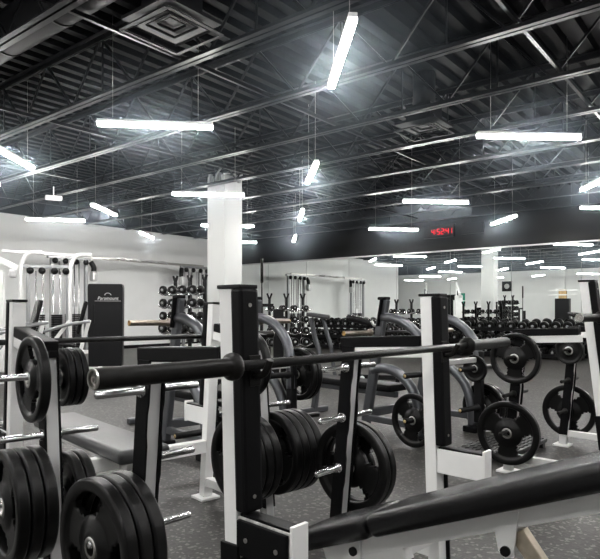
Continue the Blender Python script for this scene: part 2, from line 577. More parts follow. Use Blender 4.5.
hz0['kind'] = 'stuff'; hz0['group'] = 'haze added around the ceiling lamps'
for n_, ((i, j), (x, y, hd)) in enumerate(LAMPS.items()):
    hz = hz0 if n_ == 0 else hz0.copy()
    if n_:
        COL.objects.link(hz)
    hz.location = (x, y, Z_L); hz.rotation_euler = (0, 0, R(hd)); hz.scale = (1.5, 1.3, 1.12)
    hz['label'] = f'added bluish haze around the lamp in {ORD[3 - j]} row from the mirror wall, {ORD[5 - i]} lamp'
    hz['category'] = 'bloom'

# ---------------------------------------------------------------- clock on the soffit
CK = thing('led_wall_clock', 'black wall clock with red LED digits on the dark soffit', 'clock', ab(-7.42, BM - 0.03, 3.46), TH)
bm = NB(); box(bm, (0, -0.035, 0), (0.94, 0.07, 0.36), None, 0.008); obj('clock_case', bm, 'black_paint', CK)
SEG = {'0': 'abcdef', '1': 'bc', '2': 'abged', '4': 'fgbc', '5': 'afgcd'}
def seg_digit(ch, cx, cz, w, h, parent):
    bm = NB()
    t = 0.022
    P = {'a': ((cx, cz + h / 2), (w, t)), 'd': ((cx, cz - h / 2), (w, t)), 'g': ((cx, cz), (w, t)),
         'b': ((cx + w / 2, cz + h / 4), (t, h / 2)), 'c': ((cx + w / 2, cz - h / 4), (t, h / 2)),
         'f': ((cx - w / 2, cz + h / 4), (t, h / 2)), 'e': ((cx - w / 2, cz - h / 4), (t, h / 2))}
    for s in SEG[ch]:
        (x, z), (sx, sz) = P[s]
        box(bm, (x, -0.073, z), (sx * 0.9, 0.006, sz * 0.9))
    obj('digit', bm, 'digit', parent)
for ch, cx in (('4', -0.27), ('5', -0.07), ('2', 0.07), ('4', 0.24), ('1', 0.36)):
    seg_digit(ch, cx * 0.86 + 0.06, -0.01, 0.075, 0.15, CK)
for cx in (-0.17, 0.155):
    bm = NB(); cx = cx * 0.86 + 0.06; box(bm, (cx, -0.073, 0.02), (0.018, 0.006, 0.02)); box(bm, (cx, -0.073, -0.04), (0.018, 0.006, 0.02)); obj('colon', bm, 'digit', CK)
bm = NB(); box(bm, (0, -0.03, 0), (0.62, 0.06, 0.3), None, 0.01); box(bm, (0, -0.062, 0), (0.5, 0.01, 0.2), None, 0.004)
o = obj('unlit_display_box', bm, 'black_paint'); o.matrix_world = ab_matrix(-6.42, BM - 0.03, 3.47)
tag(o, 'blank dark display box fixed beside the red clock', 'display')

# ---------------------------------------------------------------- weight plates
def polar_plate(r_out, t, hole, grips, prof, inner):
    """disc with holes: prof(r) gives half thickness; grips = (r0, r1, half_angle, centres)"""
    bm = NB()
    rs = prof['r']
    NA = 96
    def in_grip(rm, am):
        if not grips:
            return False
        r0, r1, ha, cs = grips
        if not (r0 < rm < r1):
            return False
        fr = (rm - r0) / (r1 - r0)
        h = ha * (0.72 + 0.35 * fr)
        if fr < 0.2 or fr > 0.8:
            h *= 0.84
        for c in cs:
            d = (am - c + PI) % (2 * PI) - PI
            if abs(d) < h:
                return True
        return False
    top = {}; bot = {}
    def V(d, i, k, sgn):
        k %= NA
        if (i, k) not in d:
            a = 2 * PI * k / NA
            d[(i, k)] = bm.verts.new((rs[i] * math.cos(a), rs[i] * math.sin(a), sgn * prof['h'][i]))
        return d[(i, k)]
    kept = set()
    for i in range(len(rs) - 1):
        for k in range(NA):
            if not in_grip((rs[i] + rs[i + 1]) / 2, 2 * PI * (k + 0.5) / NA):
                kept.add((i, k))
    for (i, k) in kept:
        f = bm.faces.new((V(top, i, k, 1), V(top, i + 1, k, 1), V(top, i + 1, k + 1, 1), V(top, i, k + 1, 1))); f.smooth = True
        f = bm.faces.new((V(bot, i, k + 1, -1), V(bot, i + 1, k + 1, -1), V(bot, i + 1, k, -1), V(bot, i, k, -1))); f.smooth = True
    def wall(i0, k0, i1, k1):
        f = bm.faces.new((V(top, i0, k0, 1), V(top, i1, k1, 1), V(bot, i1, k1, -1), V(bot, i0, k0, -1)))
    n = len(rs) - 1
    for (i, k) in kept:
        if (i - 1, k) not in kept: wall(i, k, i, k + 1)
        if (i + 1, k) not in kept: wall(i + 1, k, i + 1, k + 1)
        if (i, (k - 1) % NA) not in kept: wall(i, k, i + 1, k)
        if (i, (k + 1) % NA) not in kept: wall(i, k + 1, i + 1, k + 1)
    return bm

PLATE = {}
def plate_proto(key, r, t, grip):
    e = t / 2
    k = r / 0.225
    if grip:
        rs = [0.030 * max(k, 0.9), 0.052 * k, 0.056 * k, 0.085 * k, 0.090 * k, 0.105 * k, 0.12 * k, 0.135 * k, 0.15 * k, 0.165 * k, 0.178 * k, 0.184 * k, 0.19 * k, 0.215 * k, 0.222 * k, r]
        hs = [e, e, e * 0.86, e * 0.74, e * 0.5, e * 0.44, e * 0.44, e * 0.44, e * 0.44, e * 0.44, e * 0.5, e * 0.84, e, e, e * 0.9, e * 0.6]
        g = (0.104 * k, 0.18 * k, R(34), [R(90), R(210), R(330)])
    else:
        rs = [0.030, max(0.045, 0.3 * r), max(0.048, 0.33 * r), 0.5 * r, 0.7 * r, 0.78 * r, 0.82 * r, 0.95 * r, 0.98 * r, r]
        hs = [e, e, e * 0.7, e * 0.6, e * 0.55, e * 0.6, e * 0.92, e, e * 0.9, e * 0.6]
        g = None
    o = obj('weight_plate', polar_plate(r, t, 0.03, g, {'r': rs, 'h': hs}, None), 'rubber')
    tag(o, 'x', 'weight plate')
    bm = NB()
    e2 = e + 0.002
    r0 = rs[0]
    lathe(bm, [(r0 - 0.005, -e2), (r0 + 0.006, -e2), (r0 + 0.008, -e2 + 0.004), (r0 + 0.008, e2 - 0.004), (r0 + 0.006, e2), (r0 - 0.005, e2), (r0 - 0.005, -e2)], 32)
    h = obj('hub_ring', bm, 'steel', o)
    PLATE[key] = (o, r, t)
plate_proto('p45', 0.225, 0.048, True)
plate_proto('p35', 0.18, 0.04, True)
plate_proto('p10', 0.125, 0.025, False)
plate_proto('p5', 0.115, 0.026, False)

def place_plates(M4, y, z, x0, sgn, keys, label, group, drop=0.0115, spin0=None):
    """hang plates on a peg: M4 the bench matrix, x0 start, sgn direction; label(i, n) -> text"""
    x = x0
    n = len(keys)
    for i, kk in enumerate(keys):
        o, r, t = PLATE[kk]
        x += sgn * (t / 2 + 0.002)
        sp = random.uniform(0, 2 * PI) if spin0 is None else spin0 + 0.4 * i
        m4 = M4 @ Matrix.Translation((x, y, z - drop)) @ Matrix.Rotation(R(90), 4, 'Y') @ Matrix.Rotation(sp, 4, 'Z')
        dup(o, m4, label(i, n), group)
        x += sgn * (t / 2 + 0.002)
    return x

# ---------------------------------------------------------------- barbells (along local x, centre at origin)
def barbell(label, mtx, L, sleeve, shaft_m, sleeve_m, r_s=0.025, r_b=0.0145, end_m='steel', group=None):
    t = thing('barbell', label, 'barbell', (0, 0, 0), 0, group)
    t.matrix_world = mtx
    h = L / 2
    XR = Matrix.Rotation(R(90), 4, 'Y')
    bm = NB(); tube(bm, [(-h + sleeve, 0, 0), (h - sleeve, 0, 0)], r_b, 20); obj('shaft', bm, shaft_m, t)
    for s in (-1, 1):
        bm = NB()
        prof = [(r_s - 0.002, 0.003), (r_s, 0.004), (r_s, 0.006), (r_s, sleeve - 0.04), (r_s + 0.004, sleeve - 0.036), (r_s + 0.012, sleeve - 0.03), (r_s + 0.014, sleeve - 0.02), (r_s + 0.012, sleeve - 0.008), (0.019, sleeve), (0.0, sleeve)]
        if s < 0:
            lathe(bm, [(r, z - h) for r, z in prof], 32, XR)
        else:
            lathe(bm, [(r, h - z) for r, z in prof], 32, XR)
        sl = obj('sleeve', bm, sleeve_m, t)
        bm = NB()
        pe = [(0, 0.009), (r_s * 0.22, 0.009), (r_s * 0.24, 0.003), (r_s * 0.40, 0.003), (r_s * 0.42, 0.009), (r_s * 0.70, 0.009), (r_s * 0.74, 0.0), (r_s * 0.96, 0.0), (r_s, 0.004)]
        lathe(bm, [(r, (z - h) if s < 0 else (h - z)) for r, z in pe], 28, XR, 0, False)
        obj('end_cap', bm, end_m, sl)
    return t

# ---------------------------------------------------------------- white olympic benches
W = 1.136
PEG_Z = (0.88, 0.635, 0.385)
def bench(name, label, loc, ang, top=1.22, PEG_Z=(0.88, 0.635, 0.385), W=1.136, rise=0.0, peg_m='chrome', lean=0.035, kind='flat', pegs=None, post_lean=0.095, bar_z=1.0):
    t = thing(name, label, 'weight bench', loc, ang, 'white framed racked benches')
    Sp = lambda z: -lean * (top - z)           # y of the front post at height z
    SY = lambda z: 0.425 + post_lean * (1.0 - z)
    for s in (-1, 1):
        X = s * W / 2
        bm = NB()
        bar(bm, (X, Sp(0.015), 0.015), (X, Sp(top), top), 0.062, 0.055, 0.004, 0, (0, 1, 0))
        up = obj('upright', bm, 'white', t)
        bm = NB(); box(bm, (X, Sp(top) - 0.018, top + 0.004), (0.07, 0.104, 0.012), None, 0.003); obj('post_cap', bm, 'black_paint', up)
        bm = NB(); bar(bm, (X, Sp(0.575) - 0.050, 0.575), (X, Sp(top) - 0.050, top - 0.001), 0.072, 0.045, 0.010, 0, (0, 1, 0))
        g = obj('front_guard', bm, 'black_guard', up)
        bm = NB()
        bm.free()
        for zz in (top - 0.05, 0.62):
            bm = NB(); tube(bm, [(X, Sp(zz) - 0.068, zz), (X, Sp(zz) - 0.0745, zz)], 0.006, 10)
            obj('screw', bm, 'steel', up)
        # bar hook
        zz = bar_z
        y0 = Sp(zz) - 0.070
        bm = NB()
        hx = X - s * 0.012
        tube(bm, smooth_path([(hx, y0 + 0.004, zz - 0.035), (hx, y0 - 0.018, zz - 0.034), (hx, y0 - 0.044, zz - 0.026), (hx, y0 - 0.060, zz - 0.004), (hx, y0 - 0.068, zz + 0.014)], 6), 0.0105, 12)
        box(bm, (hx, y0 - 0.003, zz - 0.02), (0.045, 0.008, 0.09), None, 0.003)
        obj('bar_hook', bm, 'dark_steel', up)
        # safety arm
        bm = NB()
        ya = Sp(0.51) - 0.028
        box(bm, (X, ya - 0.105, 0.51), (0.05, 0.21, 0.105), None, 0.004)
        arm = obj('safety_arm', bm, 'worn_white' if (kind == 'decline' and s < 0) else 'white', t)
        bm = NB(); box(bm, (X, ya - 0.215, 0.517), (0.062, 0.012, 0.130), None, 0.003); obj('end_plate', bm, 'white', arm)
        bm = NB(); box(bm, (X + s * 0.031, ya - 0.103, 0.505), (0.014, 0.196, 0.100), None, 0.003)
        box(bm, (X, ya - 0.105, 0.566), (0.048, 0.2, 0.008), None, 0.002)
        obj('arm_guard', bm, 'black_guard', arm)
        bm = NB()
        bm.free()
        for yy in (0.045, 0.165):
            bm = NB(); tube(bm, [(X + s * 0.036, ya - yy, 0.505), (X + s * 0.041, ya - yy, 0.505)], 0.007, 10)
            obj('bolt', bm, 'steel', arm)
        # lower outer guard, wraps the foot of the post
        bm = NB()
        bar(bm, (X + s * 0.037, Sp(0.06) - 0.004, 0.06), (X + s * 0.037, Sp(0.48) - 0.004, 0.48), 0.012, 0.076, 0.003, 0, (0, 1, 0))
        if kind == 'decline' and s < 0:
            bar(bm, (X, Sp(0.06) - 0.034, 0.06), (X, Sp(0.44) - 0.034, 0.44), 0.07, 0.012, 0.003, 0, (0, 1, 0))
        obj('foot_guard', bm, 'black_guard', up)
        # storage post
        bm = NB()
        bar(bm, (X, SY(0.015), 0.015), (X, SY(1.0), 1.0), 0.05, 0.06, 0.004, 0, (0, 1, 0))
        sp = obj('storage_post', bm, 'grey_white', t)
        for q in (-1, 1):
            bm = NB()
            n = 24
            pts = []
            z0, z1 = 0.10, 0.985
            for i in range(n + 1):
                z = z0 + (z1 - z0) * i / n
                w = 0.036 + (0.006 if min(abs(z - p) for p in PEG_Z) < 0.07 else 0.0)
                pts.append((SY(z) - w, z))
            for i in range(n, -1, -1):
                z = z0 + (z1 - z0) * i / n
                w = 0.036 + (0.006 if min(abs(z - p) for p in PEG_Z) < 0.07 else 0.0)
                pts.append((SY(z) + 0.031, z))
            mt = Matrix.Translation((X + q * 0.026 - (0.008 if q < 0 else 0), 0, 0)) @ Matrix(((0, 0, 1, 0), (1, 0, 0, 0), (0, 1, 0, 0), (0, 0, 0, 1)))
            prism(bm, pts, 0.008, mt)
            obj('side_guard', bm, 'black_guard', sp)
            for pi, pz in enumerate(PEG_Z):
                if pegs is not None and (s, q, pi) in pegs:
                    continue
                bm = NB()
                XR = Matrix.Translation((X + q * 0.03, SY(pz), pz)) @ Matrix.Rotation(R(90) * q, 4, 'Y')
                lathe(bm, [(0.024, 0.0), (0.024, 0.012), (0.0135, 0.014), (0.0135, 0.17), (0.0105, 0.174), (0.0, 0.174)], 20, XR)
                obj('peg', bm, peg_m, sp)
        # cap beam from post to storage
        bm = NB(); bar(bm, (X, 0.02, 0.975 + rise), (X, 0.40, 0.955), 0.05, 0.05, 0.004); cb = obj('cap_beam', bm, 'white', t)
        bm = NB(); bar(bm, (X, 0.032, 1.022 + rise), (X, 0.475, 1.002), 0.060, 0.05, 0.006)
        box(bm, (X, 0.464, 0.972), (0.056, 0.02, 0.03), None, 0.003)
        obj('beam_cap', bm, 'black_guard', cb)
        # floor runner and feet
        bm = NB(); bar(bm, (X, Sp(0.09), 0.11), (X, SY(0.09), 0.11), 0.05, 0.05, 0.004); obj('floor_runner', bm, 'white', t)
        for yy in (Sp(0.0), SY(0.0)):
            bm = NB(); box(bm, (X, yy, 0.008), (0.13, 0.13, 0.016), None, 0.004); obj('foot_plate', bm, 'white', t)
    # cross member
    zc = 0.21 if kind == 'decline' else 0.33
    bm = NB(); bar(bm, (-W / 2 + 0.03, Sp(zc), zc), (W / 2 - 0.03, Sp(zc), zc), 0.06, 0.075, 0.005); obj('cross_member', bm, 'white', t)
    def pad(y0, z0, y1, z1, th, wd, name='pad', lab=None, m='vinyl', bev=0.028):
        bm = NB()
        d = Vector((0, y1 - y0, z1 - z0)); L = d.length; d.normalize()
        nrm = Vector((1, 0, 0)).cross(d); nrm = nrm if nrm.z > 0 else -nrm
        rot = Matrix((Vector((1, 0, 0)), d, nrm)).transposed().to_4x4()
        c = Vector((0, (y0 + y1) / 2, (z0 + z1) / 2)) + nrm * (th / 2)
        box(bm, c, (wd, L, th), rot)
        es = bm.edges[:]
        bmesh.ops.bevel(bm, geom=es, offset=bev, segments=5, profile=0.5, affect='EDGES')
        for f in bm.faces: f.smooth = True
        return obj(name, bm, m, t, label=lab)
    def rail(y0, z0, y1, z1):
        bm = NB(); bar(bm, (0, y0, z0), (0, y1, z1), 0.055, 0.062 if kind == 'decline' else 0.075, 0.005); return obj('rail', bm, 'white', t)
    if kind == 'flat':
        pad(0.22, 0.375, -1.15, 0.375, 0.075, 0.29, m='vinyl_grey')
        rail(0.05, 0.335, -1.15, 0.335)
        bm = NB(); bar(bm, (0, -1.1, 0.30), (0, -1.1, 0.0), 0.055, 0.055, 0.004); bar(bm, (-0.25, -1.1, 0.03), (0.25, -1.1, 0.03), 0.06, 0.06, 0.005); obj('leg', bm, 'white', t)
    elif kind == 'decline':
        sl = 0.422
        zf = lambda y: 0.318 + sl * (-y)
        bm = None
        pad(0.14, zf(0.14), -0.185, zf(-0.185), 0.078, 0.29, 'head_pad')
        pad(-0.188, zf(-0.188), -1.22, zf(-1.22), 0.078, 0.29, 'back_pad')
        rail(0.10, zf(0.10) - 0.036, -1.40, zf(-1.40) - 0.036)
        # hinge lugs, bolts and strut
        for s in (-1, 1):
            bm = NB()
            mt = Matrix.Translation((s * 0.034 - 0.004, -0.60, zf(-0.60) - 0.045)) @ Matrix(((0, 0, 1, 0), (1, 0, 0, 0), (0, 1, 0, 0), (0, 0, 0, 1)))
            prism(bm, [(-0.045, 0.045), (0.035, 0.02), (0.015, -0.085), (-0.005, -0.105), (-0.03, -0.095)], 0.008, mt)
            lg = obj('strut_bracket', bm, 'white', t)
            bm = NB(); tube(bm, [(s * 0.036, -0.608, zf(-0.60) - 0.125), (s * 0.048, -0.608, zf(-0.60) - 0.125)], 0.015, 14); obj('bolt', bm, 'black_paint', lg)
        bm = NB(); bar(bm, (0, -0.63, zf(-0.63) - 0.085), (0, -1.00, 0.03), 0.036, 0.05, 0.004); obj('support_strut', bm, 'beige_steel', t, label='bare tan steel strut')
        bm = NB(); bar(bm, (-0.3, -0.93, 0.03), (0.3, -0.93, 0.03), 0.06, 0.06, 0.005); obj('floor_foot', bm, 'white', t)
        bm = NB(); tube(bm, [(-0.03, -0.95, zf(-0.95) - 0.07), (-0.05, -0.95, zf(-0.95) - 0.07)], 0.018, 16); obj('pivot_bolt', bm, 'black_paint', t)
        bm = NB()
        box(bm, (-0.036, -0.05, zf(-0.05) - 0.05), (0.012, 0.055, 0.09), None, 0.004)
        br = obj('pivot_bracket', bm, 'white', t)
        bm = NB(); tube(bm, [(-0.042, -0.05, zf(-0.05) - 0.045), (-0.052, -0.05, zf(-0.05) - 0.045)], 0.016, 16); obj('bolt', bm, 'black_paint', br)
        bm = NB(); bar(bm, (0, -0.25, zf(-0.25) - 0.09), (0, 0.02, 0.22), 0.05, 0.05, 0.004); obj('brace', bm, 'white', t)
    else:
        pad(-0.25, 0.42, -0.60, 0.40, 0.075, 0.29, 'seat_pad')
        pad(0.02, 1.0, -0.28, 0.46, 0.075, 0.29, 'back_pad')
        rail(0.0, 0.34, -0.9, 0.34)
        bm = NB(); bar(bm, (0, -0.85, 0.32), (0, -0.85, 0.0), 0.055, 0.055, 0.004); obj('leg', bm, 'white', t)
        bm = NB(); bar(bm, (0, 0.02, 0.36), (0, 0.06, 0.95), 0.055, 0.055, 0.004); obj('back_post', bm, 'white', t)
        bm = NB()
        box(bm, (0.0, 0.80, 0.06), (0.80, 0.42, 0.03), None, 0.006)
        for k in range(-9, 10):
            for l in range(-4, 5):
                bar(bm, (k * 0.042 - 0.012, 0.80 + l * 0.045 - 0.01, 0.078), (k * 0.042 + 0.012, 0.80 + l * 0.045 + 0.01, 0.078), 0.007, 0.006) if (k + l) % 2 else bar(bm, (k * 0.042 - 0.012, 0.80 + l * 0.045 + 0.01, 0.078), (k * 0.042 + 0.012, 0.80 + l * 0.045 - 0.01, 0.078), 0.007, 0.006)
        for sx in (-1, 1):
            for sy in (-1, 1):
                box(bm, (sx * 0.36, 0.80 + sy * 0.17, 0.023), (0.05, 0.05, 0.045))
        obj('spotter_step', bm, 'tread', t)
    m4 = Matrix.Translation(loc) @ Matrix.Rotation(ang, 4, 'Z')
    return t, m4, (lambda pi: (SY(PEG_Z[pi]), PEG_Z[pi], W)), Sp

# A: decline bench close to the viewer
A_t, A_m, A_sy, A_sp = bench('decline_bench', 'white decline bench rack with long sloping black pad, closest to the viewer', (0.184, 2.177, 0), R(47.5), kind='decline', pegs={(-1, -1, 1)})
# C: flat bench behind it, facing away
C_t, C_m, C_sy, C_sp = bench('flat_bench', 'white flat bench rack with grey pad, beyond the stacked plates', (-0.937, 3.207, 0), R(41.3 + 180), top=1.20, W=1.118, rise=0.035, lean=0.085, kind='flat')
# D: bench with the tallest posts
D_t, D_m, D_sy, D_sp = bench('incline_bench', 'white tall-post bench rack with a black tread step, beside the picture edge', (2.267, 4.319, 0), R(47.5), top=1.35, lean=0.12, kind='incline', bar_z=1.115, PEG_Z=(0.835, 0.57, 0.305), peg_m='dark_steel')

def bench_bar(m4, sp, z, label, dx=0.0, **kw):
    return barbell(label, m4 @ Matrix.Translation((dx, sp(z) - 0.070 - 0.030, z)), 2.2, 0.43, 'black_bar', 'dark_steel', **kw)
bench_bar(A_m, A_sp, 1.0, 'dark steel barbell resting on the decline bench hooks, closest to the viewer', dx=0.026, group='racked barbells')
bench_bar(C_m, C_sp, 1.0, 'black barbell resting on the flat bench, behind the stacked plates', group='racked barbells')
bench_bar(D_m, D_sp, 1.115, 'dark barbell on the tall-post bench, only its near sleeve showing', group='racked barbells')

GP = 'weight plates on the bench storage pegs'
def onpeg(m4, sy, s, q, pi, keys, desc, spin0=None):
    py, pz, W = sy(pi)
    def lab(i, n):
        if n == 1:
            return f'black grip weight plate, alone on {desc}'
        w = 'innermost' if i == 0 else 'outermost' if i == n - 1 else f'{ORD[i]} from the post'
        return f'black plate, {w} of {n} on {desc}'
    place_plates(m4, py, pz, s * W / 2 + q * 0.044, q, keys, lab, GP, spin0=spin0)
onpeg(A_m, A_sy, -1, -1, 2, ['p45'] * 3, "decline bench's nearest lowest peg", 0.5)
onpeg(A_m, A_sy, 1, 1, 2, ['p45'] * 2, "decline bench's far outer lowest peg", 0.35)
onpeg(C_m, C_sy, 1, 1, 0, ['p35'], "flat bench's top peg nearest the picture edge", 1.2)
onpeg(C_m, C_sy, 1, -1, 0, ['p10', 'p10', 'p10'], "flat bench's top inner peg")
onpeg(C_m, C_sy, 1, 1, 2, ['p45'] * 3, "flat bench's corner-side lowest outer peg")
onpeg(C_m, C_sy, 1, -1, 2, ['p35'] * 2, "flat bench's corner-side lowest inner peg")
onpeg(C_m, C_sy, -1, 1, 2, ['p45'] * 3, "flat bench's lowest inner peg")
onpeg(C_m, C_sy, -1, -1, 2, ['p45'] * 4, "flat bench's lowest outer peg")
onpeg(C_m, C_sy, -1, 1, 0, ['p35'], "flat bench's top peg behind the upright", 0.2)
onpeg(D_m, D_sy, -1, -1, 2, ['p45'], "tall-post bench's lowest peg facing the viewer", PI / 2)
onpeg(D_m, D_sy, -1, -1, 0, ['p35'], "tall-post bench's top peg facing the viewer", PI / 2)
onpeg(D_m, D_sy, 1, 1, 2, ['p45'], "tall-post bench's far lowest peg by the step", PI / 2)
onpeg(D_m, D_sy, 1, -1, 0, ['p5', 'p5'], "tall-post bench's far top peg")

# ---------------------------------------------------------------- grey benches with curved arms
def grey_bench(label, loc, ang, sc=1.0):
    """local x along the bar, local -y towards the curved storage arms; origin midway between the tall posts' feet"""
    t = thing('curved_arm_bench', label, 'weight bench', loc, ang, 'grey benches with curved storage arms')
    Wd = 0.80
    for s in (-1, 1):
        X = s * Wd / 2
        bm = NB()
        bar(bm, (X, 0.0, 0.03), (X, -0.25, 1.27), 0.055, 0.095, 0.018, 0, (0, 1, 0))
        up = obj('upright', bm, 'silver', t)
        bm = NB(); bar(bm, (X - 0.02, -0.23 + 0.03, 1.02), (X - 0.02, -0.28 + 0.03, 1.27), 0.09, 0.012, 0.003, 0, (0, 1, 0)); box(bm, (X, -0.235, 1.275), (0.075, 0.10, 0.03), None, 0.012)
        obj('post_cap', bm, 'black_guard', up)
        for zz in (0.93, 1.035):
            bm = NB(); y = -0.25 * zz / 1.27
            tube(bm, smooth_path([(X, y + 0.04, zz), (X, y + 0.09, zz - 0.01), (X, y + 0.12, zz + 0.03)], 5), 0.013, 10); obj('bar_hook', bm, 'steel', up)
        # upper curved arm down to the floor
        bm = NB()
        tube(bm, smooth_path([(X, -0.21, 1.10), (X, -0.36, 1.09), (X, -0.52, 1.03), (X, -0.66, 0.90), (X, -0.72, 0.72), (X, -0.73, 0.50)], 8), 0.042, 16)
        obj('curved_arm', bm, 'silver', t)
        # lower arch
        bm = NB()
        tube(bm, smooth_path([(X, -0.10, 0.60), (X, -0.22, 0.63), (X, -0.40, 0.60), (X, -0.56, 0.47), (X, -0.64, 0.28), (X, -0.66, 0.06)], 8), 0.045, 16)
        ar = obj('lower_arch', bm, 'silver', t)
        bm = NB(); box(bm, (X, -0.66, 0.03), (0.12, 0.15, 0.06), None, 0.012); obj('rubber_foot', bm, 'black_guard', ar)
        bm = NB(); box(bm, (X, 0.0, 0.03), (0.12, 0.16, 0.06), None, 0.012); obj('rubber_foot', bm, 'black_guard', up)
        bm = NB(); bar(bm, (X, -0.02, 0.15), (X, -0.64, 0.15), 0.05, 0.06, 0.01); obj('side_runner', bm, 'silver', t)
        # storage post with pegs
        bm = NB(); bar(bm, (X, -0.73, 0.10), (X, -0.73, 0.78), 0.06, 0.08, 0.01, 0, (0, 1, 0)); sp = obj('storage_post', bm, 'black_paint', t)
        for pz in (0.245, 0.62):
            for q in (-1, 1):
                bm = NB()
                XR = Matrix.Translation((X + q * 0.03, -0.73, pz)) @ Matrix.Rotation(R(90) * q, 4, 'Y')
                lathe(bm, [(0.036, 0.0), (0.036, 0.02), (0.024, 0.022), (0.024, 0.28), (0.02, 0.285), (0.0, 0.285)], 18, XR)
                pg = obj('peg', bm, 'black_paint', sp)
                bm = NB(); lathe(bm, [(0.014, 0.286), (0.014, 0.289), (0, 0.289)], 14, XR); obj('peg_end', bm, 'brass', sp)
    bm = NB(); bar(bm, (-Wd / 2, -0.06, 0.20), (Wd / 2, -0.06, 0.20), 0.06, 0.08, 0.01); obj('cross_member', bm, 'silver', t)
    bm = NB(); bar(bm, (-Wd / 2, -0.73, 0.70), (Wd / 2, -0.73, 0.70), 0.04, 0.05, 0.01); obj('rear_member', bm, 'pale_silver', t)
    bm = NB(); box(bm, (0, 0.60, 0.40), (0.29, 1.36, 0.075), None, 0.025); obj('pad', bm, 'black_guard', t)
    bm = NB(); bar(bm, (0, -0.06, 0.33), (0, 1.2, 0.33), 0.06, 0.06, 0.01); obj('rail', bm, 'silver', t)
    bm = NB(); bar(bm, (0, 1.10, 0.30), (0, 1.15, 0.02), 0.06, 0.06, 0.01, 0, (0, 1, 0)); box(bm, (0, 1.15, 0.03), (0.4, 0.07, 0.06), None, 0.015); obj('leg', bm, 'silver', t)
    t.scale = (sc, sc, sc)
    return t, Matrix.Translation(loc) @ Matrix.Rotation(ang, 4, 'Z') @ Matrix.Scale(sc, 4)

E_ang = math.atan2(0.66, 0.75)
e_, g_ = Vector((math.cos(E_ang), math.sin(E_ang), 0)), Vector((math.sin(E_ang), -math.cos(E_ang), 0))
E_loc = Vector((0.62, 5.63, 0)) + e_ * 0.40
E_t, E_m = grey_bench('grey curved-arm bench rack behind the decline bench, tan bar sleeve showing', E_loc, E_ang)
G_loc = Vector((-0.90 - 0.17, 4.60 + 0.35, 0)) + e_ * 0.40
G_loc = Vector((-1.155, 5.05, 0)) + e_ * 0.40
G_t, G_m = grey_bench('grey curved-arm bench rack in front of the white column', G_loc, E_ang)
for m4, bz, by, lab in ((E_m, 0.956, -0.088, 'tan sleeved barbell on the grey bench behind the decline bench'), (G_m, 1.061, -0.110, 'tan sleeved barbell on the grey bench near the white column')):
    barbell(lab, m4 @ Matrix.Translation((0.06, by, bz)), 1.68, 0.37, 'black_bar', 'tan_steel', r_s=0.0235, end_m='brass', group='tan sleeved barbells')
def grey_plates(m4, s, q, pz, keys, desc, off=0.056):
    def lab(i, n):
        return f'black grip weight plate, {"alone" if n == 1 else ("inner" if i == 0 else "outer") + " of two"} on {desc}'
    place_plates(m4, -0.73, pz, s * 0.40 + q * off, q, keys, lab, 'weight plates on the grey benches', drop=0.004)
grey_plates(E_m, -1, -1, 0.245, ['p45'], 'the middle grey bench, low peg with brass end', 0.17)
grey_plates(E_m, 1, 1, 0.245, ['p45', 'p45'], "the middle grey bench's far low peg")
grey_plates(E_m, 1, -1, 0.62, ['p10'], "the middle grey bench's upper peg with brass end")
grey_plates(G_m, 1, 1, 0.62, ['p45', 'p45'], "the column-side grey bench's upper peg")
grey_plates(G_m, -1, 1, 0.245, ['p45'], "the column-side grey bench's low peg")

# ---------------------------------------------------------------- dumbbells
def dumb_proto(r, hl, gl, hm='rubber'):
    """lying along local y, resting on z = 0"""
    t = thing('dumbbell', 'x', 'dumbbell')
    for s in (-1, 1):
        bm = NB()
        mt = Matrix.Translation((0, s * gl / 2, r)) @ Matrix.Rotation(R(-90) * s, 4, 'X')
        lathe(bm, [(0, 0), (r * 0.75, 0), (r, r * 0.25), (r, hl - 0.012), (r - 0.012, hl), (r * 0.62, hl + 0.001), (r * 0.58, hl - 0.006), (0, hl - 0.006)], 20, mt)
        h = obj('head', bm, hm, t)
        bm = NB(); lathe(bm, [(r * 0.32, hl - 0.008), (r * 0.32, hl + 0.003), (r * 0.26, hl + 0.006), (0, hl + 0.004)], 14, mt); obj('end_disc', bm, 'mid_silver', h)
    bm = NB(); tube(bm, [(0, -gl / 2 - 0.005, r), (0, 0, r), (0, gl / 2 + 0.005, r)], [0.014, 0.017, 0.014], 12); obj('handle', bm, 'chrome', t)
    return t
DB = [dumb_proto(r, hl, 0.13) for r, hl in ((0.078, 0.08), (0.09, 0.095), (0.10, 0.11), (0.11, 0.125))]

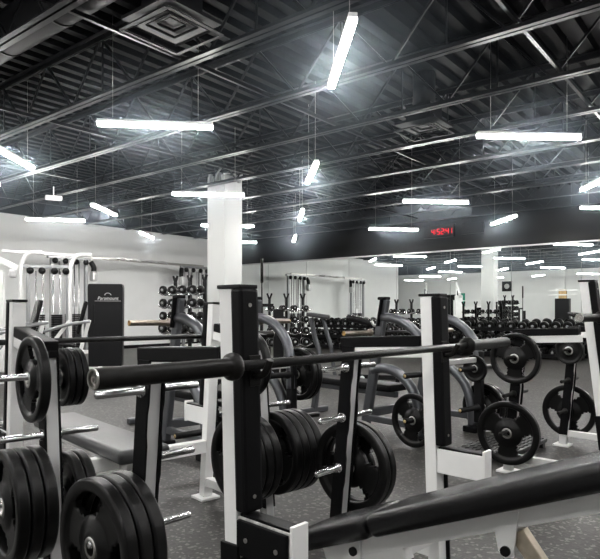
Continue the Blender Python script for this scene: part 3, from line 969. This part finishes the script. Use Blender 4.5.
# long racks under the mirror
RACK_L = 2.72
for ri in range(3):
    a0 = -11.7 + ri * 2.80
    t = thing('dumbbell_rack', ('black three-tier dumbbell rack under the mirror, end nearest the wall corner', 'black three-tier dumbbell rack under the mirror, middle of the row',
                                'black three-tier dumbbell rack under the mirror, end nearest the tall-post bench')[ri], 'dumbbell rack', ab(a0 + RACK_L / 2, 15.12, 0), TH, 'dumbbell racks along the mirror')
    TI = ((0.74, 0.16), (0.43, 0.0), (0.13, -0.14))
    for s in (-1, 1):
        bm = NB()
        X = s * (RACK_L / 2 - 0.15)
        bar(bm, (X, -0.22, 0.05), (X, 0.30, 0.95), 0.06, 0.09, 0.008, 0, (0, 1, 0))
        bar(bm, (X, -0.35, 0.03), (X, 0.38, 0.03), 0.07, 0.06, 0.008)
        bar(bm, (X, 0.30, 0.05), (X, 0.30, 0.8), 0.05, 0.05, 0.006, 0, (0, 1, 0))
        obj('frame', bm, 'black_paint', t)
    for (z, y) in TI:
        bm = NB()
        rot = Matrix.Rotation(R(-14), 4, 'X')
        rot = Matrix.Rotation(R(14), 4, 'X')
        box(bm, (0, y - 0.02, z - 0.02), (RACK_L, 0.34, 0.02), rot)
        box(bm, (0, y - 0.185, z - 0.035), (RACK_L, 0.03, 0.09), rot)
        obj('tray', bm, 'black_paint', t)
    bm = NB(); box(bm, (0, 0.28, 0.32), (RACK_L - 0.2, 0.02, 0.55)); obj('back_panel', bm, 'black_paint', t)
    N = 10
    for ti, (z, y) in enumerate(TI):
        for k in range(N):
            d = DB[min(3, (2 - ti) + (k // 4 if ti else k // 5))] if ti != 1 else DB[min(3, 1 + k // 5)]
            x = -RACK_L / 2 + 0.14 + k * (RACK_L - 0.28) / (N - 1)
            # the tray tilts towards the viewer
            m4 = ab_matrix(a0 + RACK_L / 2 + x, 15.12 + y - 0.02, z - 0.006) @ Matrix.Rotation(R(14), 4, 'X')
            idx = ri * N + k
            dup(d, m4, f'black round dumbbell, {ORD[idx]} from the corner end, {("top", "middle", "bottom")[ti]} tier of long racks', 'dumbbells on the long racks')

# vertical dumbbell towers with wavy chrome shelves
DT = [dumb_proto(r, hl, 0.12) for r, hl in ((0.055, 0.07), (0.062, 0.08), (0.070, 0.09), (0.078, 0.10))]
def tower(label, loc, ang, masts=3, desc='', Wt=0.95, nd=4, zo=0.0, dset=None):
    t = thing('dumbbell_tower', label, 'dumbbell rack', loc, ang, 'dumbbell towers by the column')
    for k in range(masts):
        x = -Wt / 2 + 0.12 + k * (Wt - 0.24) / (masts - 1)
        bm = NB()
        bar(bm, (x, 0.10, 0.04), (x, 0.10, 1.36 + zo), 0.05, 0.06, 0.006, 0, (0, 1, 0))
        bar(bm, (x, -0.25, 0.03), (x, 0.28, 0.03), 0.06, 0.06, 0.006)
        m = obj('mast', bm, 'black_paint', t)
        bm = NB()
        for s in (-1, 1):
            bar(bm, (x, 0.10, 1.34 + zo), (x + s * 0.05, 0.10, 1.48 + zo), 0.035, 0.04, 0.006, 0, (0, 1, 0))
        obj('mast_horn', bm, 'black_paint', m)
    pts = []
    for ti, z in enumerate((0.42 + zo, 0.66 + zo, 0.90 + zo, 1.14 + zo)):
        bm = NB()
        wave = [(-Wt / 2 + Wt * i / 48, z + 0.020 * math.cos(2 * PI * nd * i / 48)) for i in range(49)]
        for yy, w in ((-0.20, 0.05), (-0.05, 0.05)):
            lo = [bm.verts.new((x, yy - w / 2, zz)) for x, zz in wave]
            hi = [bm.verts.new((x, yy + w / 2, zz)) for x, zz in wave]
            lo2 = [bm.verts.new((x, yy - w / 2, zz - 0.032)) for x, zz in wave]
            hi2 = [bm.verts.new((x, yy + w / 2, zz - 0.032)) for x, zz in wave]
            for i in range(48):
                for A, B in ((lo, hi), (hi2, lo2), (lo2, lo), (hi, hi2)):
                    f = bm.faces.new((A[i], A[i + 1], B[i + 1], B[i])); f.smooth = True
        obj('wavy_shelf', bm, 'chrome', t)
        for k in range(nd):
            x = -Wt / 2 + Wt * (k + 0.5) / nd
            d = (dset or DT)[3 - ti]
            m4 = Matrix.Translation(loc) @ Matrix.Rotation(ang, 4, 'Z') @ Matrix.Translation((x, -0.125, z - 0.018))
            dup(d, m4, f'black dumbbell, {ORD[k]} along the {("bottom", "second", "third", "top")[ti]} wavy shelf of {desc}', 'dumbbells on the wavy shelves')
    return t
tower('dumbbell tower with wavy chrome shelves, mirror side of the white column', (-0.27, 12.3, 0), R(12), 3, 'the tower past the column', zo=0.06)
tower('dumbbell tower with wavy chrome shelves, machine side of the white column', (-2.12, 11.0, 0), R(-30), 3, 'the tower before the column', zo=0.36, dset=[DB[0], DB[0], DB[0], DB[1]])
tower('dumbbell tower with wavy chrome shelves standing before the long racks', tuple(ab(-7.0, 13.6, 0)), TH + R(4), 4, 'the tower by the long racks', 1.5, 6)
for d in DB + DT:
    for c in list(d.children):
        for g in list(c.children):
            bpy.data.objects.remove(g)
        bpy.data.objects.remove(c)
    bpy.data.objects.remove(d)
for (o, r, t_) in PLATE.values():
    for c in list(o.children):
        bpy.data.objects.remove(c)
    bpy.data.objects.remove(o)

# red kettlebell on the rack's low tier
bm = NB()
lathe(bm, [(0, 0.0), (0.07, 0.0), (0.115, 0.05), (0.125, 0.11), (0.10, 0.18), (0.05, 0.215), (0, 0.22)], 24)
kb = obj('kettlebell', bm, 'red'); kb.location = ab(-4.55, 14.72, 0.0)
kb.location.z = 0.36
tag(kb, 'red kettlebell standing before the long rack near the tall-post bench', 'kettlebell')
bm = NB(); tube(bm, smooth_path([(-0.06, 0, 0.19), (-0.075, 0, 0.26), (0, 0, 0.30), (0.075, 0, 0.26), (0.06, 0, 0.19)], 6), 0.017, 12); obj('handle', bm, 'chrome', kb)
bm = NB(); box(bm, (0, 0, 0.34), (0.42, 0.36, 0.03), None, 0.005)
for sx in (-1, 1):
    for sy in (-1, 1):
        box(bm, (sx * 0.18, sy * 0.15, 0.165), (0.04, 0.04, 0.33))
o = obj('low_stool', bm, 'black_paint'); o.location = ab(-4.55, 14.72, 0); o.rotation_euler = (0, 0, TH)
tag(o, 'low black stool under the red kettlebell', 'stool')

# preacher curl bench in silver
def preacher(label, loc, ang):
    t = thing('preacher_bench', label, 'weight bench', loc, ang)
    bm = NB(); box(bm, (0.02, 0, 1.09), (0.38, 0.40, 0.07), Matrix.Rotation(R(8), 4, 'Y'), 0.03); obj('arm_pad', bm, 'vinyl_grey', t)
    bm = NB(); tube(bm, smooth_path([(-0.10, 0, 1.06), (-0.04, 0, 0.75), (0.04, 0, 0.40), (-0.10, 0, 0.05)], 8), 0.04, 14); obj('front_leg', bm, 'silver', t)
    bm = NB(); tube(bm, smooth_path([(0.10, 0, 1.05), (0.16, 0, 0.8), (0.22, 0, 0.6), (0.26, 0, 0.3), (0.30, 0, 0.05)], 8), 0.035, 14); obj('rear_leg', bm, 'silver', t)
    bm = NB(); tube(bm, smooth_path([(-0.35, 0, 0.05), (0.1, 0, 0.06), (0.75, 0, 0.06)], 6), 0.05, 14); obj('base_tube', bm, 'pale_silver', t)
    bm = NB(); tube(bm, [(-0.33, -0.3, 0.045), (-0.33, 0.3, 0.045)], 0.045, 14); tube(bm, [(0.73, -0.3, 0.045), (0.73, 0.3, 0.045)], 0.045, 14); obj('foot', bm, 'pale_silver', t)
    bm = NB(); box(bm, (0.62, 0, 0.56), (0.32, 0.30, 0.07), None, 0.03); bar(bm, (0.6, 0, 0.5), (0.5, 0, 0.08), 0.05, 0.05); obj('seat', bm, 'vinyl', t)
    return t
preacher('silver preacher curl bench with grey arm pad, in front of the dumbbell tower', (0.28, 9.6, 0), R(-5))

# dark upholstered machine beside it
t = thing('leg_curl_machine', 'dark padded machine between preacher bench and dumbbell racks', 'gym machine', (1.15, 10.0, 0), R(-10))
bm = NB(); box(bm, (0, 0, 0.98), (0.72, 0.5, 0.12), Matrix.Rotation(R(14), 4, 'Y'), 0.05); obj('pad', bm, 'vinyl', t)
bm = NB(); box(bm, (-0.32, 0, 0.62), (0.3, 0.5, 0.1), Matrix.Rotation(R(-20), 4, 'Y'), 0.04); obj('seat', bm, 'vinyl', t)
bm = NB(); bar(bm, (-0.5, 0, 0.05), (0.5, 0, 0.05), 0.08, 0.08, 0.01); bar(bm, (0.1, 0, 0.08), (0.0, 0, 0.92), 0.07, 0.09, 0.01, 0, (0, 1, 0)); bar(bm, (-0.3, 0, 0.08), (-0.3, 0, 0.57), 0.06, 0.06, 0.01, 0, (0, 1, 0))
bar(bm, (-0.5, -0.3, 0.035), (-0.5, 0.3, 0.035), 0.07, 0.07, 0.01); bar(bm, (0.5, -0.3, 0.035), (0.5, 0.3, 0.035), 0.07, 0.07, 0.01); obj('frame', bm, 'black_paint', t)

# power rack with a bar standing upright beyond the column
t = thing('barbell_stand', 'black upright barbell stand with one tall bar, mirror side of the column', 'barbell stand', (-0.72, 11.2, 0), R(10))
bm = NB(); box(bm, (0, 0, 0.06), (0.6, 0.5, 0.12), None, 0.02); obj('base', bm, 'black_paint', t)
bm = NB(); box(bm, (0.0, 0.1, 0.7), (0.06, 0.06, 1.2), None, 0.006); box(bm, (0.32, 0.05, 0.65), (0.2, 0.06, 1.1), None, 0.006); box(bm, (-0.02, 0.1, 1.28), (0.5, 0.06, 0.06), None, 0.006); obj('frame', bm, 'black_paint', t)
o = thing('standing_barbell', 'tall dark barbell standing upright in the stand beside the column', 'barbell', (-0.72, 11.2 - 0.05, 0.0), R(10))
bm = NB(); tube(bm, [(0, 0, 0.15), (0, 0, 1.75)], 0.015, 12); obj('shaft', bm, 'black_bar', o)
bm = NB(); tube(bm, [(0, 0, 1.70), (0, 0, 2.16)], 0.027, 14); obj('sleeve', bm, 'dark_steel', o)

# ---------------------------------------------------------------- left wall machines
# logo cabinet
CAB = thing('weight_stack_cabinet', 'tall charcoal machine cabinet with a small white logo by the white wall', 'gym machine', (-4.17, 12.7, 0), R(10))
CAB.scale = (0.92, 0.92, 0.965)
bm = NB()
pr = [(-0.37, 0.0), (0.37, 0.0), (0.385, 0.9), (0.39, 1.74), (0.375, 1.80), (-0.375, 1.80), (-0.39, 1.74), (-0.385, 0.9)]
mt = Matrix.Translation((0, 0.17, 0)) @ Matrix.Rotation(R(90), 4, 'X')
prism(bm, pr, 0.34, mt, 0.012)
obj('shroud', bm, 'shroud', CAB)
bm = NB(); box(bm, (0, 0, 1.805), (0.74, 0.35, 0.012), None, 0.004); obj('top_cover', bm, 'black_paint', CAB)
bm = NB(); box(bm, (-0.26, -0.177, 1.15), (0.06, 0.015, 0.42), None, 0.006); obj('stack_window', bm, 'black_paint', CAB)
cu = bpy.data.curves.new('logo_text', 'FONT')
cu.body = 'Paramount'
cu.size = 0.105
cu.extrude = 0.002
cu.align_x = 'CENTER'
cu.shear = 0.2
tmp = bpy.data.objects.new('logo_text', cu)
COL.objects.link(tmp)
bpy.context.view_layer.update()
me = bpy.data.meshes.new_from_object(tmp.evaluated_get(bpy.context.evaluated_depsgraph_get()))
bpy.data.objects.remove(tmp)
lg = bpy.data.objects.new('logo', me)
me.materials.clear(); me.materials.append(M['logo'])
COL.objects.link(lg); lg.parent = CAB
lg.matrix_local = Matrix.Translation((0.06, -0.174, 1.46)) @ Matrix.Rotation(R(90), 4, 'X')
bm = NB()
tube(bm, [(0.06 + 0.07 * math.cos(R(a)), -0.175, 1.56 + 0.05 * math.sin(R(a))) for a in range(0, 181, 15)], 0.006, 6)
tube(bm, [(-0.23, -0.175, 1.435), (0.35, -0.175, 1.435)], 0.004, 6)
obj('logo_mark', bm, 'logo', CAB)

def stack_tower(parent, cx, cy, zt, n_stack=2, ang=0.0, wd=0.62, um='mid_silver'):
    """weight stack tower: uprights, guide rods, stack, pulleys as named parts"""
    m = Matrix.Translation((cx, cy, 0)) @ Matrix.Rotation(ang, 4, 'Z')
    P = lambda x, y, z: tuple(m @ Vector((x, y, z)))
    for s in (-1, 1):
        bm = NB(); bar(bm, P(s * wd / 2, 0, 0.04), P(s * wd / 2, 0, zt), 0.08, 0.1, 0.01, 0, (0, 1, 0)); obj('tower_upright', bm, um, parent)
    for s in (-1, 1) if n_stack > 1 else (0,):
        x = s * wd * 0.22
        for q in (-0.07, 0.07):
            bm = NB(); tube(bm, [P(x + q, 0.0, 0.1), P(x + q, 0.0, zt - 0.1)], 0.014, 10); obj('guide_rod', bm, 'chrome', parent)
        bm = NB()
        for k in range(20):
            c = P(x, 0, 0.16 + k * 0.048)
            box(bm, c, (0.23, 0.12, 0.042), Matrix.Rotation(ang, 4, 'Z'), 0.004)
        obj('weight_stack', bm, 'black_paint', parent)
    bm = NB(); bar(bm, P(-wd / 2 - 0.12, 0, zt), P(wd / 2 + 0.12, 0, zt), 0.1, 0.08, 0.01); obj('tower_head', bm, 'mid_silver', parent)
    bm = NB(); bar(bm, P(-wd / 2, 0, 0.05), P(wd / 2, 0, 0.05), 0.3, 0.1, 0.01); obj('tower_base', bm, 'white', parent)
    for s in (-1, -0.35, 0.35, 1):
        bm = NB()
        c = P(s * wd * 0.45, -0.09, zt - 0.10)
        mt = Matrix.Translation(c) @ Matrix.Rotation(ang, 4, 'Z') @ Matrix.Rotation(R(90), 4, 'X')
        lathe(bm, [(0, -0.02), (0.075, -0.02), (0.075, -0.012), (0.06, 0.0), (0.075, 0.012), (0.075, 0.02), (0, 0.02)], 20, mt)
        obj('pulley', bm, 'black_paint', parent)

XO = thing('cable_crossover', 'white cable crossover machine spanning two towers along the white wall', 'gym machine', ab(-14.9, 10.9, 0), TH + R(90))
# local x runs along +b, local -y points... towards the wall is +y
for s, nm in ((-1, 0), (1, 1)):
    stack_tower(XO, s * 2.25, 0, 2.62, 2, 0, 1.0)
    bm = NB(); bar(bm, (s * 2.25 - 0.26, 0.16, 1.3), (s * 2.25 - 0.26, 0.16, 2.5), 0.16, 0.02, 0.004, 0, (0, 1, 0)); bar(bm, (s * 2.25 + 0.26, 0.16, 1.3), (s * 2.25 + 0.26, 0.16, 2.5), 0.16, 0.02, 0.004, 0, (0, 1, 0)); obj('tower_shield', bm, 'grey_white', XO)
    bm = NB(); tube(bm, smooth_path([(s * 2.25 - s * 0.62, -0.05, 2.55), (s * 2.25 - s * 0.68, -0.1, 2.4), (s * 2.25 - s * 0.68, -0.1, 2.28)], 5), 0.07, 12); obj('pulley_arm', bm, 'black_paint', XO)
    bm = NB(); box(bm, (s * 2.25 - s * 0.66, -0.12, 2.15), (0.16, 0.2, 0.28), None, 0.05); obj('pulley_housing', bm, 'pale_silver', XO)
bm = NB(); bar(bm, (-2.6, 0, 2.68), (2.6, 0, 2.68), 0.07, 0.07, 0.01); obj('top_beam', bm, 'steel', XO)
for x in (-0.75, -0.35, 0.25, 0.65):
    bm = NB(); tube(bm, smooth_path([(x, -0.02, 2.68), (x + 0.03, -0.25, 2.69), (x + 0.12, -0.42, 2.62)], 6), 0.022, 10); obj('pull_up_handle', bm, 'pale_silver', XO)
bm = NB(); bar(bm, (-0.95, -0.2, 2.70), (0.85, -0.2, 2.70), 0.03, 0.03); obj('handle_rail', bm, 'pale_silver', XO)

# white multi-station with curved arms in front of its near tower
MS = thing('multi_station', 'white multi-station weight machine with curved top tubes by the white wall', 'gym machine', (-5.55, 13.0, 0), R(25))
stack_tower(MS, 0, 0, 2.15, 2, 0, 0.8)
for x in (-0.55, 0.45):
    bm = NB(); tube(bm, smooth_path([(x, -0.05, 0.05), (x, -0.05, 1.9), (x + 0.04, -0.05, 2.25), (x + 0.18, -0.05, 2.42), (x + 0.45, -0.05, 2.44)], 8), 0.042, 14); obj('curved_post', bm, 'white', MS)
bm = NB(); bar(bm, (-0.9, 0, 2.46), (0.9, 0, 2.40), 0.07, 0.07, 0.01); obj('top_beam', bm, 'pale_silver', MS)
bm = NB(); bar(bm, (0.2, 0.12, 0.2), (0.2, 0.12, 2.0), 0.3, 0.03, 0.004, 0, (0, 1, 0)); obj('shield', bm, 'pale_silver', MS)

def chair_machine(label, loc, ang):
    t = thing('press_machine', label, 'gym machine', loc, ang, 'seated press machines by the white wall')
    bm = NB(); bar(bm, (-0.6, 0, 0.05), (0.7, 0, 0.05), 0.1, 0.1, 0.01); bar(bm, (0.6, -0.4, 0.05), (0.6, 0.4, 0.05), 0.08, 0.08, 0.01); bar(bm, (-0.55, -0.35, 0.05), (-0.55, 0.35, 0.05), 0.08, 0.08, 0.01); obj('base_frame', bm, 'white', t)
    bm = NB(); bar(bm, (-0.1, 0, 0.08), (-0.35, 0, 1.0), 0.07, 0.09, 0.01, 0, (0, 1, 0)); obj('back_post', bm, 'white', t)
    bm = NB(); box(bm, (-0.22, 0, 1.05), (0.08, 0.30, 0.62), Matrix.Rotation(R(-14), 4, 'Y'), 0.035); obj('backrest', bm, 'vinyl', t)
    bm = NB(); box(bm, (0.08, 0, 0.55), (0.40, 0.36, 0.08), Matrix.Rotation(R(-6), 4, 'Y'), 0.035); bar(bm, (0.05, 0, 0.08), (0.08, 0, 0.52), 0.06, 0.06); obj('seat', bm, 'vinyl', t)
    for s in (-1, 1):
        bm = NB(); tube(bm, smooth_path([(-0.36, s * 0.30, 0.98), (0.0, s * 0.36, 0.92), (0.42, s * 0.36, 0.80)], 8), 0.028, 12); a = obj('press_arm', bm, 'mid_silver', t)
        bm = NB(); tube(bm, [(0.42, s * 0.36, 0.80), (0.50, s * 0.2, 0.80)], 0.02, 10); obj('grip', bm, 'black_guard', a)
        bm = NB(); bar(bm, (0.62, s * 0.32, 0.1), (0.0, s * 0.30, 0.98), 0.06, 0.08, 0.01, 0, (0, 1, 0)); obj('side_strut', bm, 'white', t)
    return t
chair_machine('white seated press machine with black backrest, nearest the charcoal cabinet', (-4.30, 11.0, 0), R(200))
chair_machine('white seated press machine behind the flat bench upright', (-4.55, 9.6, 0), R(215))

# lat pulldown at the picture edge
LT = thing('lat_pulldown', 'white lat pulldown machine with slanted top tube at the picture edge', 'gym machine', (-5.75, 11.2, 0), R(20))
bm = NB(); box(bm, (0.0, 0, 0.98), (0.24, 0.34, 1.9), None, 0.01); obj('tower_shroud', bm, 'white', LT)
bm = NB(); bar(bm, (-0.75, 0, 2.55), (0.36, 0, 1.98), 0.09, 0.12, 0.015); obj('slanted_tube', bm, 'white', LT)
bm = NB(); bar(bm, (-0.62, 0, 0.05), (-0.62, 0, 2.45), 0.08, 0.1, 0.01, 0, (0, 1, 0)); bar(bm, (-0.62, 0, 0.05), (0.3, 0, 0.05), 0.1, 0.1, 0.01); obj('frame', bm, 'white', LT)
for x in (-0.45, -0.32, -0.2):
    bm = NB(); tube(bm, [(x, 0, 0.1), (x, 0, 2.2)], 0.016, 10); obj('guide_rod', bm, 'chrome', LT)
bm = NB()
for k in range(14):
    box(bm, (-0.32, 0, 0.16 + k * 0.05), (0.3, 0.14, 0.044), None, 0.004)
obj('weight_stack', bm, 'black_paint', LT)
bm = NB(); box(bm, (0.28, -0.05, 1.88), (0.14, 0.12, 0.16), None, 0.04); obj('pulley_housing', bm, 'pale_silver', LT)

# ---------------------------------------------------------------- seen in the mirror: things behind the viewer
bm = NB(); box(bm, (0, 0, 0), (1.9, 0.05, 2.3)); o = struct('door_1', bm, 'black_paint'); o.matrix_world = ab_matrix(-16.9, BB + 0.02, 1.15)
bm = NB(); box(bm, (0, 0, 0), (0.5, 0.02, 0.9)); box(bm, (0, 0.012, 0), (0.46, 0.004, 0.86), mi=1)
o = obj('poster', bm, ['white', 'green']); o.matrix_world = ab_matrix(-15.75, BB + 0.015, 1.95)
tag(o, 'green poster beside the dark doorway, seen in the mirror', 'poster')
PF = thing('framed_picture', 'small dark framed picture high on the white wall, seen in the mirror', 'picture', ab(-12.8, BB + 0.0, 2.75), TH)
bm = NB(); box(bm, (0, 0.02, 0), (0.6, 0.04, 0.62), None, 0.006); obj('frame', bm, 'black_paint', PF)
bm = NB(); lathe(bm, [(0, 0.044), (0.16, 0.044), (0.16, 0.038)], 24, Matrix.Rotation(R(-90), 4, 'X')); obj('print', bm, 'logo', PF)
MM = thing('cable_machine', 'dark cable machine with a tan top panel, seen in the mirror', 'gym machine', ab(-8.95, -3.0, 0), TH)
bm = NB(); box(bm, (0, 0, 0.95), (0.75, 0.4, 1.9), None, 0.02); obj('shroud', bm, 'shroud', MM)
bm = NB(); box(bm, (0.0, 0, 2.15), (0.4, 0.2, 0.5), None, 0.01); obj('top_panel', bm, 'wood', MM)
bm = NB(); bar(bm, (-0.75, 0.1, 2.35), (0.75, 0.1, 2.35), 0.06, 0.06, 0.01); bar(bm, (-0.75, 0.1, 2.1), (0.75, 0.1, 2.1), 0.06, 0.06, 0.01); obj('handle_bar', bm, 'white', MM)
FR = thing('storage_frame', 'pale steel storage frame before the dark doorway, seen in the mirror', 'rack', ab(-14.6, -3.4, 0), TH)
for s in (-1, 1):
    bm = NB(); bar(bm, (s * 0.9, 0, 0), (s * 0.9, 0, 1.9), 0.07, 0.07, 0.006, 0, (0, 1, 0)); obj('post', bm, 'white', FR)
for z in (0.5, 1.0, 1.45, 1.85):
    bm = NB(); bar(bm, (-0.9, 0, z), (0.9, 0, z), 0.06, 0.05, 0.006); obj('shelf_bar', bm, 'white', FR)
